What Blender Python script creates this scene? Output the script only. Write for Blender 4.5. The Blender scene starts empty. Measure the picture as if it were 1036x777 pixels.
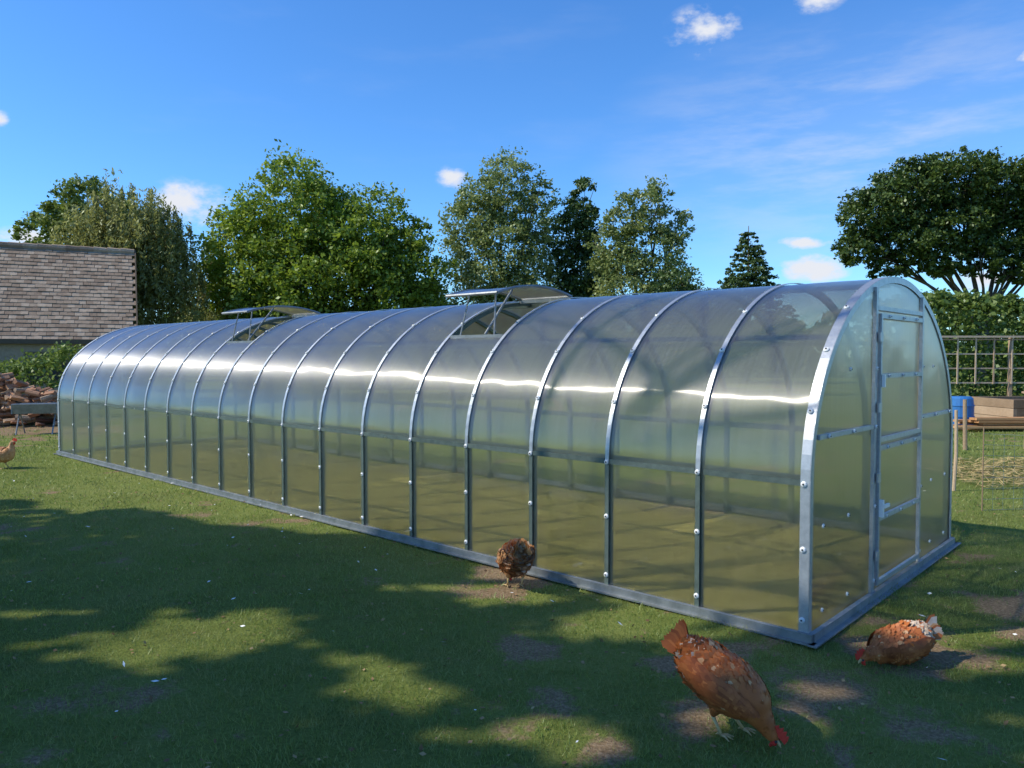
import bpy, math, random
import numpy as np
from mathutils import Vector, Matrix
random.seed(4); rng=np.random.default_rng(4)
sc=bpy.context.scene
sc.view_settings.view_transform='Standard'
try: sc.view_settings.look='None'
except Exception: pass
sc.view_settings.exposure=0
COL=sc.collection
R=math.radians

# ------------------------------------------------------------------ helpers
def mat(name):
    m=bpy.data.materials.new(name); m.use_nodes=True
    nt=m.node_tree; nt.nodes.clear()
    return m,nt
def N(nt,t,**k):
    n=nt.nodes.new(t)
    for a,b in k.items():
        if a=='inp':
            for i,v in b.items(): n.inputs[i].default_value=v
        else: setattr(n,a,b)
    return n
def L(nt,a,b): nt.links.new(a,b)
def ramp(nt,fac,stops):
    r=N(nt,'ShaderNodeValToRGB'); e=r.color_ramp.elements
    while len(e)<len(stops): e.new(0.5)
    for i,(p,c) in enumerate(stops):
        e[i].position=p; e[i].color=(*c,1)
    L(nt,fac,r.inputs[0]); return r
def simple(name,stops,scale=6,rough=.8,metal=0,bump=.3,bscale=None,island=.5,spec=.3,detail=6):
    m,nt=mat(name)
    tc=N(nt,'ShaderNodeTexCoord'); no=N(nt,'ShaderNodeTexNoise',inp={'Scale':scale,'Detail':detail,'Roughness':.65})
    L(nt,tc.outputs['Object'],no.inputs['Vector'])
    ge=N(nt,'ShaderNodeNewGeometry')
    mx=N(nt,'ShaderNodeMix',data_type='FLOAT'); mx.inputs[0].default_value=island
    L(nt,no.outputs['Fac'],mx.inputs[2]); L(nt,ge.outputs['Random Per Island'],mx.inputs[3])
    r=ramp(nt,mx.outputs[0],stops)
    p=N(nt,'ShaderNodeBsdfPrincipled',inp={'Roughness':rough,'Metallic':metal,'Specular IOR Level':spec})
    L(nt,r.outputs[0],p.inputs['Base Color'])
    if bump>0:
        n2=N(nt,'ShaderNodeTexNoise',inp={'Scale':bscale or scale*4,'Detail':5}); L(nt,tc.outputs['Object'],n2.inputs['Vector'])
        b=N(nt,'ShaderNodeBump',inp={'Strength':bump,'Distance':.02}); L(nt,n2.outputs['Fac'],b.inputs['Height'])
        L(nt,b.outputs[0],p.inputs['Normal'])
    o=N(nt,'ShaderNodeOutputMaterial'); L(nt,p.outputs[0],o.inputs[0])
    return m
def leafmat(name,dark,mid,light,scale=.5,trans=.35,dry=None):
    m,nt=mat(name)
    tc=N(nt,'ShaderNodeTexCoord'); no=N(nt,'ShaderNodeTexNoise',inp={'Scale':scale,'Detail':3})
    L(nt,tc.outputs['Object'],no.inputs['Vector'])
    ge=N(nt,'ShaderNodeNewGeometry')
    mx=N(nt,'ShaderNodeMix',data_type='FLOAT'); mx.inputs[0].default_value=.45
    L(nt,no.outputs['Fac'],mx.inputs[2]); L(nt,ge.outputs['Random Per Island'],mx.inputs[3])
    r=ramp(nt,mx.outputs[0],[(.2,dark),(.5,mid),(.85,light)]); colr=r.outputs[0]
    if dry:
        n2=N(nt,'ShaderNodeTexNoise',inp={'Scale':1.7,'Detail':6,'Roughness':.7}); L(nt,tc.outputs['Object'],n2.inputs['Vector'])
        mr_=N(nt,'ShaderNodeMapRange',inp={'From Min':.48,'From Max':.70,'To Max':.6}); L(nt,n2.outputs['Fac'],mr_.inputs[0])
        m2=N(nt,'ShaderNodeMix',data_type='RGBA'); L(nt,mr_.outputs[0],m2.inputs[0]); L(nt,colr,m2.inputs[6]); m2.inputs[7].default_value=(*dry,1); colr=m2.outputs[2]
    d=N(nt,'ShaderNodeBsdfDiffuse'); t=N(nt,'ShaderNodeBsdfTranslucent'); g=N(nt,'ShaderNodeBsdfGlossy',inp={'Roughness':.45,'Color':(.8,.9,.8,1)})
    L(nt,colr,d.inputs[0]); L(nt,colr,t.inputs[0])
    a=N(nt,'ShaderNodeMixShader'); a.inputs[0].default_value=trans
    L(nt,d.outputs[0],a.inputs[1]); L(nt,t.outputs[0],a.inputs[2])
    b=N(nt,'ShaderNodeMixShader'); b.inputs[0].default_value=.04
    L(nt,a.outputs[0],b.inputs[1]); L(nt,g.outputs[0],b.inputs[2])
    o=N(nt,'ShaderNodeOutputMaterial'); L(nt,b.outputs[0],o.inputs[0])
    return m
def empty(name,loc=(0,0,0),rz=0):
    e=bpy.data.objects.new(name,None); e.location=loc; e.rotation_euler=(0,0,rz); e.empty_display_size=.3
    COL.objects.link(e); return e
class MB:
    def __init__(s): s.v=[]; s.f=[]; s.m=[]
    def add(s,vs,fs,mi=0):
        o=len(s.v); s.v+= [tuple(x) for x in vs]; s.f+=[tuple(i+o for i in f) for f in fs]; s.m+=[mi]*len(fs)
    def box(s,c,d,mi=0,rot=None):
        vs=[Vector((x*d[0]/2,y*d[1]/2,z*d[2]/2)) for x in(-1,1) for y in(-1,1) for z in(-1,1)]
        if rot is not None: vs=[rot@v for v in vs]
        c=Vector(c); vs=[v+c for v in vs]
        s.add(vs,[(0,1,3,2),(4,6,7,5),(0,4,5,1),(2,3,7,6),(0,2,6,4),(1,5,7,3)],mi)
    def tube(s,pts,rad,n=8,mi=0,cap=True):
        pts=[Vector(p) for p in pts]; rings=[]
        if not hasattr(rad,'__len__'): rad=[rad]*len(pts)
        up=Vector((0,0,1)); vs=[]
        for i,p in enumerate(pts):
            t=(pts[min(i+1,len(pts)-1)]-pts[max(i-1,0)]).normalized()
            u=t.cross(up)
            if u.length<.05: u=t.cross(Vector((1,0,0)))
            u.normalize(); w=u.cross(t)
            for k in range(n):
                a=2*math.pi*k/n; vs.append(p+(u*math.cos(a)+w*math.sin(a))*rad[i])
        fs=[]
        for i in range(len(pts)-1):
            for k in range(n):
                k2=(k+1)%n; fs.append((i*n+k,i*n+k2,(i+1)*n+k2,(i+1)*n+k))
        if cap: fs.append(tuple(range(n))[::-1]); fs.append(tuple((len(pts)-1)*n+k for k in range(n)))
        s.add(vs,fs,mi)
    def obj(s,name,mats,parent=None,smooth=False):
        me=bpy.data.meshes.new(name); me.from_pydata(s.v,[],s.f); me.update()
        for m in mats: me.materials.append(m)
        me.polygons.foreach_set('material_index',s.m)
        if smooth: me.polygons.foreach_set('use_smooth',[True]*len(s.f))
        o=bpy.data.objects.new(name,me); COL.objects.link(o)
        if parent: o.parent=parent
        return o
def npmesh(name,verts,nper,mats,parent=None,mi=None):
    K=verts.shape[0]; me=bpy.data.meshes.new(name)
    me.vertices.add(K*nper); me.vertices.foreach_set('co',verts.reshape(-1).astype(np.float32))
    me.loops.add(K*nper); me.loops.foreach_set('vertex_index',np.arange(K*nper,dtype=np.int32))
    me.polygons.add(K); me.polygons.foreach_set('loop_start',np.arange(0,K*nper,nper,dtype=np.int32))
    for m in mats: me.materials.append(m)
    if mi is not None: me.polygons.foreach_set('material_index',mi.astype(np.int32))
    me.update(calc_edges=True); me.validate()
    o=bpy.data.objects.new(name,me); COL.objects.link(o)
    if parent: o.parent=parent
    return o
def unit(a): return a/np.maximum(np.linalg.norm(a,axis=-1,keepdims=True),1e-9)
def leaf_quads(P,size,up=.3,aspect=.55,hang=0.):
    K=len(P); a=rng.normal(size=(K,3)); a[:,2]*=(1-.4*up); 
    a=unit(a); a[:,2]-=hang; a=unit(a)
    nrm=rng.normal(size=(K,3)); nrm[:,2]+=up*3
    b=unit(np.cross(a,nrm)); s=(size*(.6+.8*rng.random(K)))[:,None]
    v=np.stack([P-a*s*.5,P+b*s*aspect*.5,P+a*s*.5,P-b*s*aspect*.5],1)
    return v
# ------------------------------------------------------------------ sun / world / camera
EL=R(43); SH=Vector((-.985,-.17,0)).normalized()
SUN=Vector((SH.x*math.cos(EL),SH.y*math.cos(EL),math.sin(EL)))
li=bpy.data.lights.new('sun','SUN'); li.energy=5.0; li.angle=R(.53); li.color=(1,.925,.76)
so=bpy.data.objects.new('sun',li); COL.objects.link(so); so.rotation_euler=SUN.to_track_quat('Z','Y').to_euler(); so.location=(-20,5,30)
w=bpy.data.worlds.new('World'); sc.world=w; w.use_nodes=True; nt=w.node_tree; nt.nodes.clear()
sky=N(nt,'ShaderNodeTexSky',sky_type='NISHITA'); sky.sun_disc=False; sky.sun_elevation=EL; sky.sun_rotation=math.atan2(SH.x,SH.y)
sky.air_density=1.0; sky.dust_density=.25; sky.ozone_density=2.5
hs0=N(nt,'ShaderNodeHueSaturation',inp={'Saturation':1.14,'Value':1.0}); L(nt,sky.outputs[0],hs0.inputs['Color'])
hs=N(nt,'ShaderNodeVectorMath',operation='MULTIPLY'); hs.inputs[1].default_value=(.70,1.10,1.50); L(nt,hs0.outputs[0],hs.inputs[0])
tc=N(nt,'ShaderNodeTexCoord'); D=tc.outputs['Generated']
nz=N(nt,'ShaderNodeTexNoise',inp={'Scale':16,'Detail':8,'Roughness':.6}); 
mpp=N(nt,'ShaderNodeMapping'); mpp.inputs['Scale'].default_value=(1,1,1.7); L(nt,D,mpp.inputs[0]); L(nt,mpp.outputs[0],nz.inputs['Vector'])
def blobmask(c,wd,ht):
    v=Vector(c).normalized()
    s1=N(nt,'ShaderNodeVectorMath',operation='SUBTRACT'); s1.inputs[1].default_value=v; L(nt,D,s1.inputs[0])
    s2=N(nt,'ShaderNodeVectorMath',operation='MULTIPLY'); s2.inputs[1].default_value=(1/wd,1/wd,1/ht); L(nt,s1.outputs[0],s2.inputs[0])
    s3=N(nt,'ShaderNodeVectorMath',operation='LENGTH'); L(nt,s2.outputs[0],s3.inputs[0])
    s4=N(nt,'ShaderNodeMath',operation='SUBTRACT',use_clamp=True); s4.inputs[0].default_value=1; L(nt,s3.outputs['Value'],s4.inputs[1])
    return s4.outputs[0]
clouds=[((.246,1,.415),.052,.032),((.385,1,.46),.04,.022),((-.42,1,.192),.062,.036),((-.075,1,.228),.03,.018),((.39,1,.113),.055,.022),((.37,1,.145),.05,.010),
        ((-.665,1,.305),.02,.012),((.66,1,.38),.025,.014),((-.62,1,.15),.04,.016),((.62,1,.10),.05,.02),((-1.2,1,.3),.12,.05),((1.2,.8,.4),.2,.06),((1.,-.6,.5),.3,.12),((-.5,-1,.6),.25,.1)]
acc=None
for c,wd,ht in clouds:
    s4=blobmask(c,wd,ht)
    if acc is None: acc=s4
    else:
        mm=N(nt,'ShaderNodeMath',operation='MAXIMUM'); L(nt,acc,mm.inputs[0]); L(nt,s4,mm.inputs[1]); acc=mm.outputs[0]
n1=N(nt,'ShaderNodeMath',operation='MULTIPLY_ADD'); L(nt,nz.outputs['Fac'],n1.inputs[0]); n1.inputs[1].default_value=3.0; n1.inputs[2].default_value=-1.5
n2=N(nt,'ShaderNodeMath',operation='ADD'); L(nt,acc,n2.inputs[0]); L(nt,n1.outputs[0],n2.inputs[1])
mr=N(nt,'ShaderNodeMapRange',interpolation_type='SMOOTHSTEP',inp={'From Min':.1,'From Max':.9}); L(nt,n2.outputs[0],mr.inputs[0])
g4=N(nt,'ShaderNodeMath',operation='MULTIPLY',use_clamp=True); L(nt,acc,g4.inputs[0]); g4.inputs[1].default_value=3.0
g5=N(nt,'ShaderNodeMath',operation='MULTIPLY'); L(nt,g4.outputs[0],g5.inputs[0]); L(nt,mr.outputs[0],g5.inputs[1])
mp2=N(nt,'ShaderNodeMapping'); mp2.inputs['Scale'].default_value=(2.2,2,9); mp2.inputs['Rotation'].default_value=(0,.45,0); L(nt,D,mp2.inputs[0])
nc=N(nt,'ShaderNodeTexNoise',inp={'Scale':1.6,'Detail':7,'Roughness':.55}); L(nt,mp2.outputs[0],nc.inputs['Vector'])
mc=N(nt,'ShaderNodeMapRange',interpolation_type='SMOOTHSTEP',inp={'From Min':.5,'From Max':.85,'To Max':.12}); L(nt,nc.outputs['Fac'],mc.inputs[0])
# a veil of cirrus towards the right-hand sky
cm=blobmask((.46,1,.27),.34,.16)
mp5=N(nt,'ShaderNodeMapping'); mp5.inputs['Scale'].default_value=(3,3,14); mp5.inputs['Rotation'].default_value=(0,.38,0); L(nt,D,mp5.inputs[0])
n5=N(nt,'ShaderNodeTexNoise',inp={'Scale':2.2,'Detail':8,'Roughness':.6}); L(nt,mp5.outputs[0],n5.inputs['Vector'])
m5=N(nt,'ShaderNodeMapRange',interpolation_type='SMOOTHSTEP',inp={'From Min':.38,'From Max':.72,'To Min':.10,'To Max':.55}); L(nt,n5.outputs['Fac'],m5.inputs[0])
c5=N(nt,'ShaderNodeMath',operation='MULTIPLY'); L(nt,cm,c5.inputs[0]); L(nt,m5.outputs[0],c5.inputs[1])
mq=N(nt,'ShaderNodeMath',operation='MAXIMUM'); L(nt,c5.outputs[0],mq.inputs[0]); L(nt,mc.outputs[0],mq.inputs[1])
mxx=N(nt,'ShaderNodeMath',operation='MAXIMUM'); L(nt,g5.outputs[0],mxx.inputs[0]); L(nt,mq.outputs[0],mxx.inputs[1])
mx=N(nt,'ShaderNodeMix',data_type='RGBA'); L(nt,mxx.outputs[0],mx.inputs[0]); L(nt,hs.outputs[0],mx.inputs[6]); mx.inputs[7].default_value=(5.6,5.8,6.3,1)
bg=N(nt,'ShaderNodeBackground',inp={'Strength':.145}); L(nt,mx.outputs[2],bg.inputs[0])
ow=N(nt,'ShaderNodeOutputWorld'); L(nt,bg.outputs[0],ow.inputs[0])
cam=bpy.data.cameras.new('camera'); cam.sensor_width=36; cam.lens=27.14; cam.clip_end=2000; cam.clip_start=.05
co=bpy.data.objects.new('camera',cam); COL.objects.link(co); co.location=(0,0,1.58); co.rotation_euler=(R(90-2.09),0,0); sc.camera=co

# ------------------------------------------------------------------ greenhouse frame maths
GA=math.atan2(.737,.6755); GO=Vector((2.631,5.288,0)); U=Vector((math.cos(GA),math.sin(GA),0)); AX=Vector((-U.y,U.x,0))
def g_local(x,y):
    dx=x-GO.x; dy=y-GO.y
    return dx*U.x+dy*U.y, dx*AX.x+dy*AX.y
HW,CZ,BH,LEN=1.5,.88,1.22,12.0
BAY=LEN/18

# ------------------------------------------------------------------ ground
def vnoise(x,y,s,seed=0):
    X=x*s; Y=y*s; xi=np.floor(X).astype(np.int64); yi=np.floor(Y).astype(np.int64); fx=X-xi; fy=Y-yi
    fx=fx*fx*(3-2*fx); fy=fy*fy*(3-2*fy)
    def h(a,b):
        n=(a*374761393+b*668265263+seed*974711)&0xffffffff; n=((n^(n>>13))*1274126177)&0xffffffff
        return ((n^(n>>16))&0xffff)/65535.
    return (h(xi,yi)*(1-fx)+h(xi+1,yi)*fx)*(1-fy)+(h(xi,yi+1)*(1-fx)+h(xi+1,yi+1)*fx)*fy
def bare(x,y):
    f=.26*vnoise(x,y,.7,1)+.28*vnoise(x,y,1.9,2)+.46*vnoise(x,y,5.3,3)
    lx,ly=g_local(x,y)
    d=np.maximum(np.maximum(-1.5-lx,lx-1.5),np.maximum(-ly,ly-12))
    f=f+.09*np.exp(-np.clip(d,0,9)/.3)*(ly<7)*(d>-.1)+.07*np.exp(-((ly+.6)/.9)**2-((lx)/2.2)**2)
    f=f+.11*np.exp(-((x-.9)/1.5)**2-((y-3.9)/.9)**2)
    f=f+.5*np.exp(-((x+12)/4)**2-((y-16.5)/2.2)**2)+.4*np.exp(-((x-12)/4)**2-((y-17)/2.5)**2)
    return np.clip((f-.62)/.2,0,1)
def hgt(x,y):
    near=np.exp(-((x)**2+(y-6)**2)/900.)
    return (.035*(vnoise(x,y,.6,7)-.5)+.015*(vnoise(x,y,2.7,8)-.5))*near
fx=np.arange(-13,13.01,.09); fy=np.arange(1.0,19,.09)
xs=np.concatenate([[-600,-300,-150,-80,-50,-35,-25,-18,-15],fx,[15,18,25,35,50,80,150,300,600]])
ys=np.concatenate([[-300,-100,-40,-20,-10,-5,-2,0],fy,[20,22,25,30,36,45,60,90,150,300,600,900]])
XX,YY=np.meshgrid(xs,ys); H=hgt(XX,YY)
V=np.stack([XX,YY,H],-1).reshape(-1,3); nx,ny=len(xs),len(ys)
idx=np.arange(nx*ny).reshape(ny,nx); F=np.stack([idx[:-1,:-1],idx[:-1,1:],idx[1:,1:],idx[1:,:-1]],-1).reshape(-1,4)
me=bpy.data.meshes.new('ground'); me.from_pydata(V.tolist(),[],F.tolist()); me.update()
at=me.attributes.new('bare','FLOAT','POINT'); at.data.foreach_set('value',bare(XX,YY).reshape(-1).astype(np.float32))
LX,LY=g_local(XX,YY); dryv=np.clip((1.5-np.abs(LX))/.12,0,1)*np.clip(LY/.12,0,1)*np.clip((12-LY)/.12,0,1)
at=me.attributes.new('dry','FLOAT','POINT'); at.data.foreach_set('value',dryv.reshape(-1).astype(np.float32))
me.polygons.foreach_set('use_smooth',[True]*len(F))
ground=bpy.data.objects.new('ground',me); COL.objects.link(ground)
m,nt=mat('grass_ground')
tc=N(nt,'ShaderNodeTexCoord'); at=N(nt,'ShaderNodeAttribute',attribute_name='bare'); atd=N(nt,'ShaderNodeAttribute',attribute_name='dry')
na=N(nt,'ShaderNodeTexNoise',inp={'Scale':9,'Detail':8,'Roughness':.7}); L(nt,tc.outputs['Object'],na.inputs['Vector'])
nb=N(nt,'ShaderNodeTexNoise',inp={'Scale':.35,'Detail':6,'Roughness':.6}); L(nt,tc.outputs['Object'],nb.inputs['Vector'])
nf=N(nt,'ShaderNodeTexNoise',inp={'Scale':60,'Detail':6,'Roughness':.7}); L(nt,tc.outputs['Object'],nf.inputs['Vector'])
mixn=N(nt,'ShaderNodeMix',data_type='FLOAT'); mixn.inputs[0].default_value=.5; L(nt,nf.outputs['Fac'],mixn.inputs[2]); L(nt,nb.outputs['Fac'],mixn.inputs[3])
gr=ramp(nt,mixn.outputs[0],[(.35,(.08,.10,.022)),(.5,(.16,.195,.045)),(.62,(.22,.24,.07)),(.72,(.30,.27,.12))])
dr=ramp(nt,nf.outputs['Fac'],[(.3,(.13,.085,.045)),(.5,(.25,.175,.10)),(.7,(.40,.30,.19))])
ad=N(nt,'ShaderNodeMath',operation='MULTIPLY_ADD'); L(nt,na.outputs['Fac'],ad.inputs[0]); ad.inputs[1].default_value=2.4; ad.inputs[2].default_value=-1.35
ad2=N(nt,'ShaderNodeMath',operation='ADD'); L(nt,ad.outputs[0],ad2.inputs[0]); L(nt,at.outputs['Fac'],ad2.inputs[1])
mr=N(nt,'ShaderNodeMapRange',inp={'From Min':.1,'From Max':.5}); L(nt,ad2.outputs[0],mr.inputs[0])
mx=N(nt,'ShaderNodeMix',data_type='RGBA'); L(nt,mr.outputs[0],mx.inputs[0]); L(nt,gr.outputs[0],mx.inputs[6]); L(nt,dr.outputs[0],mx.inputs[7])
dd_=ramp(nt,na.outputs['Fac'],[(.3,(.20,.18,.045)),(.5,(.34,.30,.085)),(.7,(.50,.42,.15))])
mxd=N(nt,'ShaderNodeMix',data_type='RGBA'); mdf=N(nt,'ShaderNodeMath',operation='MULTIPLY'); L(nt,atd.outputs['Fac'],mdf.inputs[0]); mdf.inputs[1].default_value=.8
L(nt,mdf.outputs[0],mxd.inputs[0]); L(nt,mx.outputs[2],mxd.inputs[6]); L(nt,dd_.outputs[0],mxd.inputs[7])
p=N(nt,'ShaderNodeBsdfPrincipled',inp={'Roughness':.95,'Specular IOR Level':.1}); L(nt,mxd.outputs[2],p.inputs['Base Color'])
bu=N(nt,'ShaderNodeBump',inp={'Strength':.9,'Distance':.02}); L(nt,nf.outputs['Fac'],bu.inputs['Height']); L(nt,bu.outputs[0],p.inputs['Normal'])
o=N(nt,'ShaderNodeOutputMaterial'); L(nt,p.outputs[0],o.inputs[0]); me.materials.append(m)

gm=leafmat('grass_blade',(.11,.165,.03),(.20,.28,.05),(.38,.38,.13),scale=.9,trans=.4,dry=(.32,.28,.12))
dgm=leafmat('dry_grass_blade',(.20,.18,.05),(.34,.30,.09),(.5,.43,.17),scale=.9,trans=.4)
def grass_zone(y0,y1,dens,hmin,hmax,wid,slope=.78,marg=1.2):
    xm=slope*y1+marg; n=int(dens*(2*xm)*(y1-y0)); x=rng.uniform(-xm,xm,n); y=rng.uniform(y0,y1,n)
    k=np.abs(x)<slope*y+marg; x=x[k];y=y[k]
    b=bare(x,y); tuft=.35+.65*(vnoise(x,y,6.,21)*.5+vnoise(x,y,17.,22)*.5)**1.0
    k=rng.random(len(x))<(1-b*.93)*np.clip(tuft*1.9-.5,0.05,1); x=x[k];y=y[k];tuft=tuft[k]
    K=len(x); h=rng.uniform(hmin,hmax,K)*(.3+1.2*tuft); a=rng.uniform(0,2*math.pi,K); ln=rng.uniform(.1,1.1,K)*h
    a2=rng.uniform(0,2*math.pi,K); z=hgt(x,y)-.003
    dx=np.cos(a)*wid/2; dy=np.sin(a)*wid/2
    b0=np.stack([x-dx,y-dy,z],-1); b1=np.stack([x+dx,y+dy,z],-1)
    tp=np.stack([x+np.cos(a2)*ln,y+np.sin(a2)*ln,z+h],-1)
    lx,ly=g_local(x,y); ins=((np.abs(lx)<1.48)&(ly>.02)&(ly<12)).astype(int)
    return np.stack([b0,b1,tp],1),ins
Z=[grass_zone(2.0,4.6,9000,.010,.032,.0034),grass_zone(4.6,7.5,3800,.012,.034,.0052),grass_zone(7.5,12,1200,.013,.036,.009),grass_zone(12,22,280,.02,.05,.02)]
npmesh('grass',np.concatenate([z[0] for z in Z]),3,[gm,dgm],None,np.concatenate([z[1] for z in Z]))
def litter(name,n,x0,x1,y0,y1,size,mt,aspect=.5,zoff=.02,curl=.5):
    x=rng.uniform(x0,x1,n); y=rng.uniform(y0,y1,n); P=np.stack([x,y,hgt(x,y)+zoff*(.5+rng.random(n))],-1)
    a=rng.normal(size=(n,3)); a[:,2]*=.2; a=unit(a); nn=rng.normal(size=(n,3))*curl; nn[:,2]+=1; b=unit(np.cross(a,nn))
    s=(size*(.4+rng.random(n)))[:,None]
    return npmesh(name,np.stack([P-a*s*.5,P+b*s*aspect*.5,P+a*s*.5,P-b*s*aspect*.5],1),4,[mt])
white=simple('feather_white',[(.2,(.7,.7,.68)),(.8,(.9,.9,.88))],bump=0)
brownl=simple('dead_leaf',[(.2,(.12,.07,.03)),(.5,(.24,.14,.07)),(.8,(.42,.3,.14))],bump=0)
strawm=simple('straw',[(.2,(.3,.21,.09)),(.8,(.55,.43,.2))],bump=0)
litter('feathers',260,-7,5,2.6,10,.036,white,.4,.035)
litter('fallen_leaves',3200,-6,6,2.4,9,.024,brownl,.6,.014)
litter('dry_straw',9000,5.6,12,9.0,11.4,.16,strawm,.05,.05)

# ------------------------------------------------------------------ greenhouse
GH=empty('greenhouse',GO,GA)
def prof(n=40,off=0.):
    pts=[(-HW-off,0),(-HW-off,.3),(-HW-off,.55)]
    for i in range(n+1):
        a=math.pi*(1-i/n); pts.append(((HW+off)*math.cos(a),CZ+(BH+off)*math.sin(a)))
    pts+=[(HW+off,.55),(HW+off,.3),(HW+off,0)]
    return pts
def zat(x): return CZ+BH*math.sqrt(max(0,1-(x/HW)**2))
NP=60
full=prof(NP); arc=[0]
for a,b in zip(full[:-1],full[1:]): arc.append(arc[-1]+math.hypot(b[0]-a[0],b[1]-a[1]))
TOT=arc[-1]
m,nt=mat('polycarbonate')
uv=N(nt,'ShaderNodeTangent',direction_type='UV_MAP',uv_map='UVMap')
tcu=N(nt,'ShaderNodeTexCoord')
tr=N(nt,'ShaderNodeBsdfTransparent',inp={'Color':(.97,.965,.91,1)})
rf=N(nt,'ShaderNodeBsdfRefraction',inp={'IOR':1.12,'Roughness':.28,'Color':(.97,.965,.91,1)})
mp=N(nt,'ShaderNodeMapping'); mp.inputs['Scale'].default_value=(45,.5,1); L(nt,tcu.outputs['UV'],mp.inputs[0])
nn=N(nt,'ShaderNodeTexNoise',inp={'Scale':1,'Detail':2}); L(nt,mp.outputs[0],nn.inputs['Vector'])
mp3=N(nt,'ShaderNodeMapping'); mp3.inputs['Scale'].default_value=(1.3,1.6,1); L(nt,tcu.outputs['UV'],mp3.inputs[0])
nn3=N(nt,'ShaderNodeTexNoise',inp={'Scale':1,'Detail':2}); L(nt,mp3.outputs[0],nn3.inputs['Vector'])
bu=N(nt,'ShaderNodeBump',inp={'Strength':.12,'Distance':.004}); L(nt,nn.outputs['Fac'],bu.inputs['Height'])
bu3=N(nt,'ShaderNodeBump',inp={'Strength':.6,'Distance':.03}); L(nt,nn3.outputs['Fac'],bu3.inputs['Height']); L(nt,bu.outputs[0],bu3.inputs['Normal'])
L(nt,bu3.outputs[0],rf.inputs['Normal'])
clr=N(nt,'ShaderNodeMixShader'); clr.inputs[0].default_value=.40; L(nt,tr.outputs[0],clr.inputs[1]); L(nt,rf.outputs[0],clr.inputs[2])
df=N(nt,'ShaderNodeBsdfDiffuse',inp={'Color':(.74,.71,.80,1)}); tl=N(nt,'ShaderNodeBsdfTranslucent',inp={'Color':(.76,.74,.78,1)})
hz=N(nt,'ShaderNodeMixShader'); hz.inputs[0].default_value=.5; L(nt,df.outputs[0],hz.inputs[1]); L(nt,tl.outputs[0],hz.inputs[2])
bd=N(nt,'ShaderNodeMixShader')
# sky reflection painted as pale haze: heavier on roof than lower sheets (V = distance along the arch)
sx_=N(nt,'ShaderNodeSeparateXYZ'); L(nt,tcu.outputs['UV'],sx_.inputs[0])
h1=N(nt,'ShaderNodeMath',operation='SUBTRACT'); L(nt,sx_.outputs['Y'],h1.inputs[0]); h1.inputs[1].default_value=TOT/2
h2=N(nt,'ShaderNodeMath',operation='ABSOLUTE'); L(nt,h1.outputs[0],h2.inputs[0])
h3=N(nt,'ShaderNodeMapRange',interpolation_type='SMOOTHSTEP',inp={'From Min':TOT/2-1.25,'From Max':TOT/2-.85,'To Min':.135,'To Max':.042}); L(nt,h2.outputs[0],h3.inputs[0])
dz=N(nt,'ShaderNodeMapRange',inp={'From Min':.35,'From Max':.75,'To Min':.8,'To Max':1.3}); L(nt,nn.outputs['Fac'],dz.inputs[0])
dzz=N(nt,'ShaderNodeMath',operation='MULTIPLY'); L(nt,dz.outputs[0],dzz.inputs[0]); L(nt,h3.outputs[0],dzz.inputs[1]); L(nt,dzz.outputs[0],bd.inputs[0])
L(nt,clr.outputs[0],bd.inputs[1]); L(nt,hz.outputs[0],bd.inputs[2])
gl=N(nt,'ShaderNodeBsdfAnisotropic',inp={'Roughness':.31,'Anisotropy':.88,'Rotation':.25,'Color':(.97,.97,1,1)}); L(nt,uv.outputs[0],gl.inputs['Tangent']); L(nt,bu3.outputs[0],gl.inputs['Normal'])
gl2=N(nt,'ShaderNodeBsdfAnisotropic',inp={'Roughness':.58,'Anisotropy':.7,'Rotation':.25,'Color':(.97,.97,1,1)}); L(nt,uv.outputs[0],gl2.inputs['Tangent'])
gmx=N(nt,'ShaderNodeMixShader'); gmx.inputs[0].default_value=.5; L(nt,gl.outputs[0],gmx.inputs[1]); L(nt,gl2.outputs[0],gmx.inputs[2])
lw=N(nt,'ShaderNodeLayerWeight',inp={'Blend':.5})
pw=N(nt,'ShaderNodeMath',operation='POWER'); L(nt,lw.outputs['Facing'],pw.inputs[0]); pw.inputs[1].default_value=3
ma=N(nt,'ShaderNodeMath',operation='MULTIPLY_ADD',use_clamp=True); L(nt,pw.outputs[0],ma.inputs[0]); ma.inputs[1].default_value=.7; ma.inputs[2].default_value=.12
fin=N(nt,'ShaderNodeMixShader'); L(nt,ma.outputs[0],fin.inputs[0]); L(nt,bd.outputs[0],fin.inputs[1]); L(nt,gmx.outputs[0],fin.inputs[2])
o=N(nt,'ShaderNodeOutputMaterial'); L(nt,fin.outputs[0],o.inputs[0]); POLY=m
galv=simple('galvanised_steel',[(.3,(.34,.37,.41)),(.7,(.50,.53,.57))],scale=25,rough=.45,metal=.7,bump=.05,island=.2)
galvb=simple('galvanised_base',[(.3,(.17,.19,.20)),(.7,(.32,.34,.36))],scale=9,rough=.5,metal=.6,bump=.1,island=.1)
galvd=simple('galvanised_inner_and_shaded',[(.3,(.08,.11,.10)),(.7,(.15,.19,.175))],scale=20,rough=.5,metal=.5,bump=.05,island=.2)  # inner frame steel; its dark tone also paints shade on lower outer straps
plast=simple('washer_plastic',[(.3,(.6,.62,.64)),(.7,(.75,.77,.78))],rough=.35,bump=0,spec=.5)
dark=simple('screw_dark',[(.3,(.03,.03,.03)),(.7,(.06,.06,.06))],rough=.5,bump=0)
whitep=simple('white_plastic',[(.3,(.75,.75,.75)),(.7,(.82,.82,.82))],rough=.4,bump=0,spec=.5)
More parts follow.
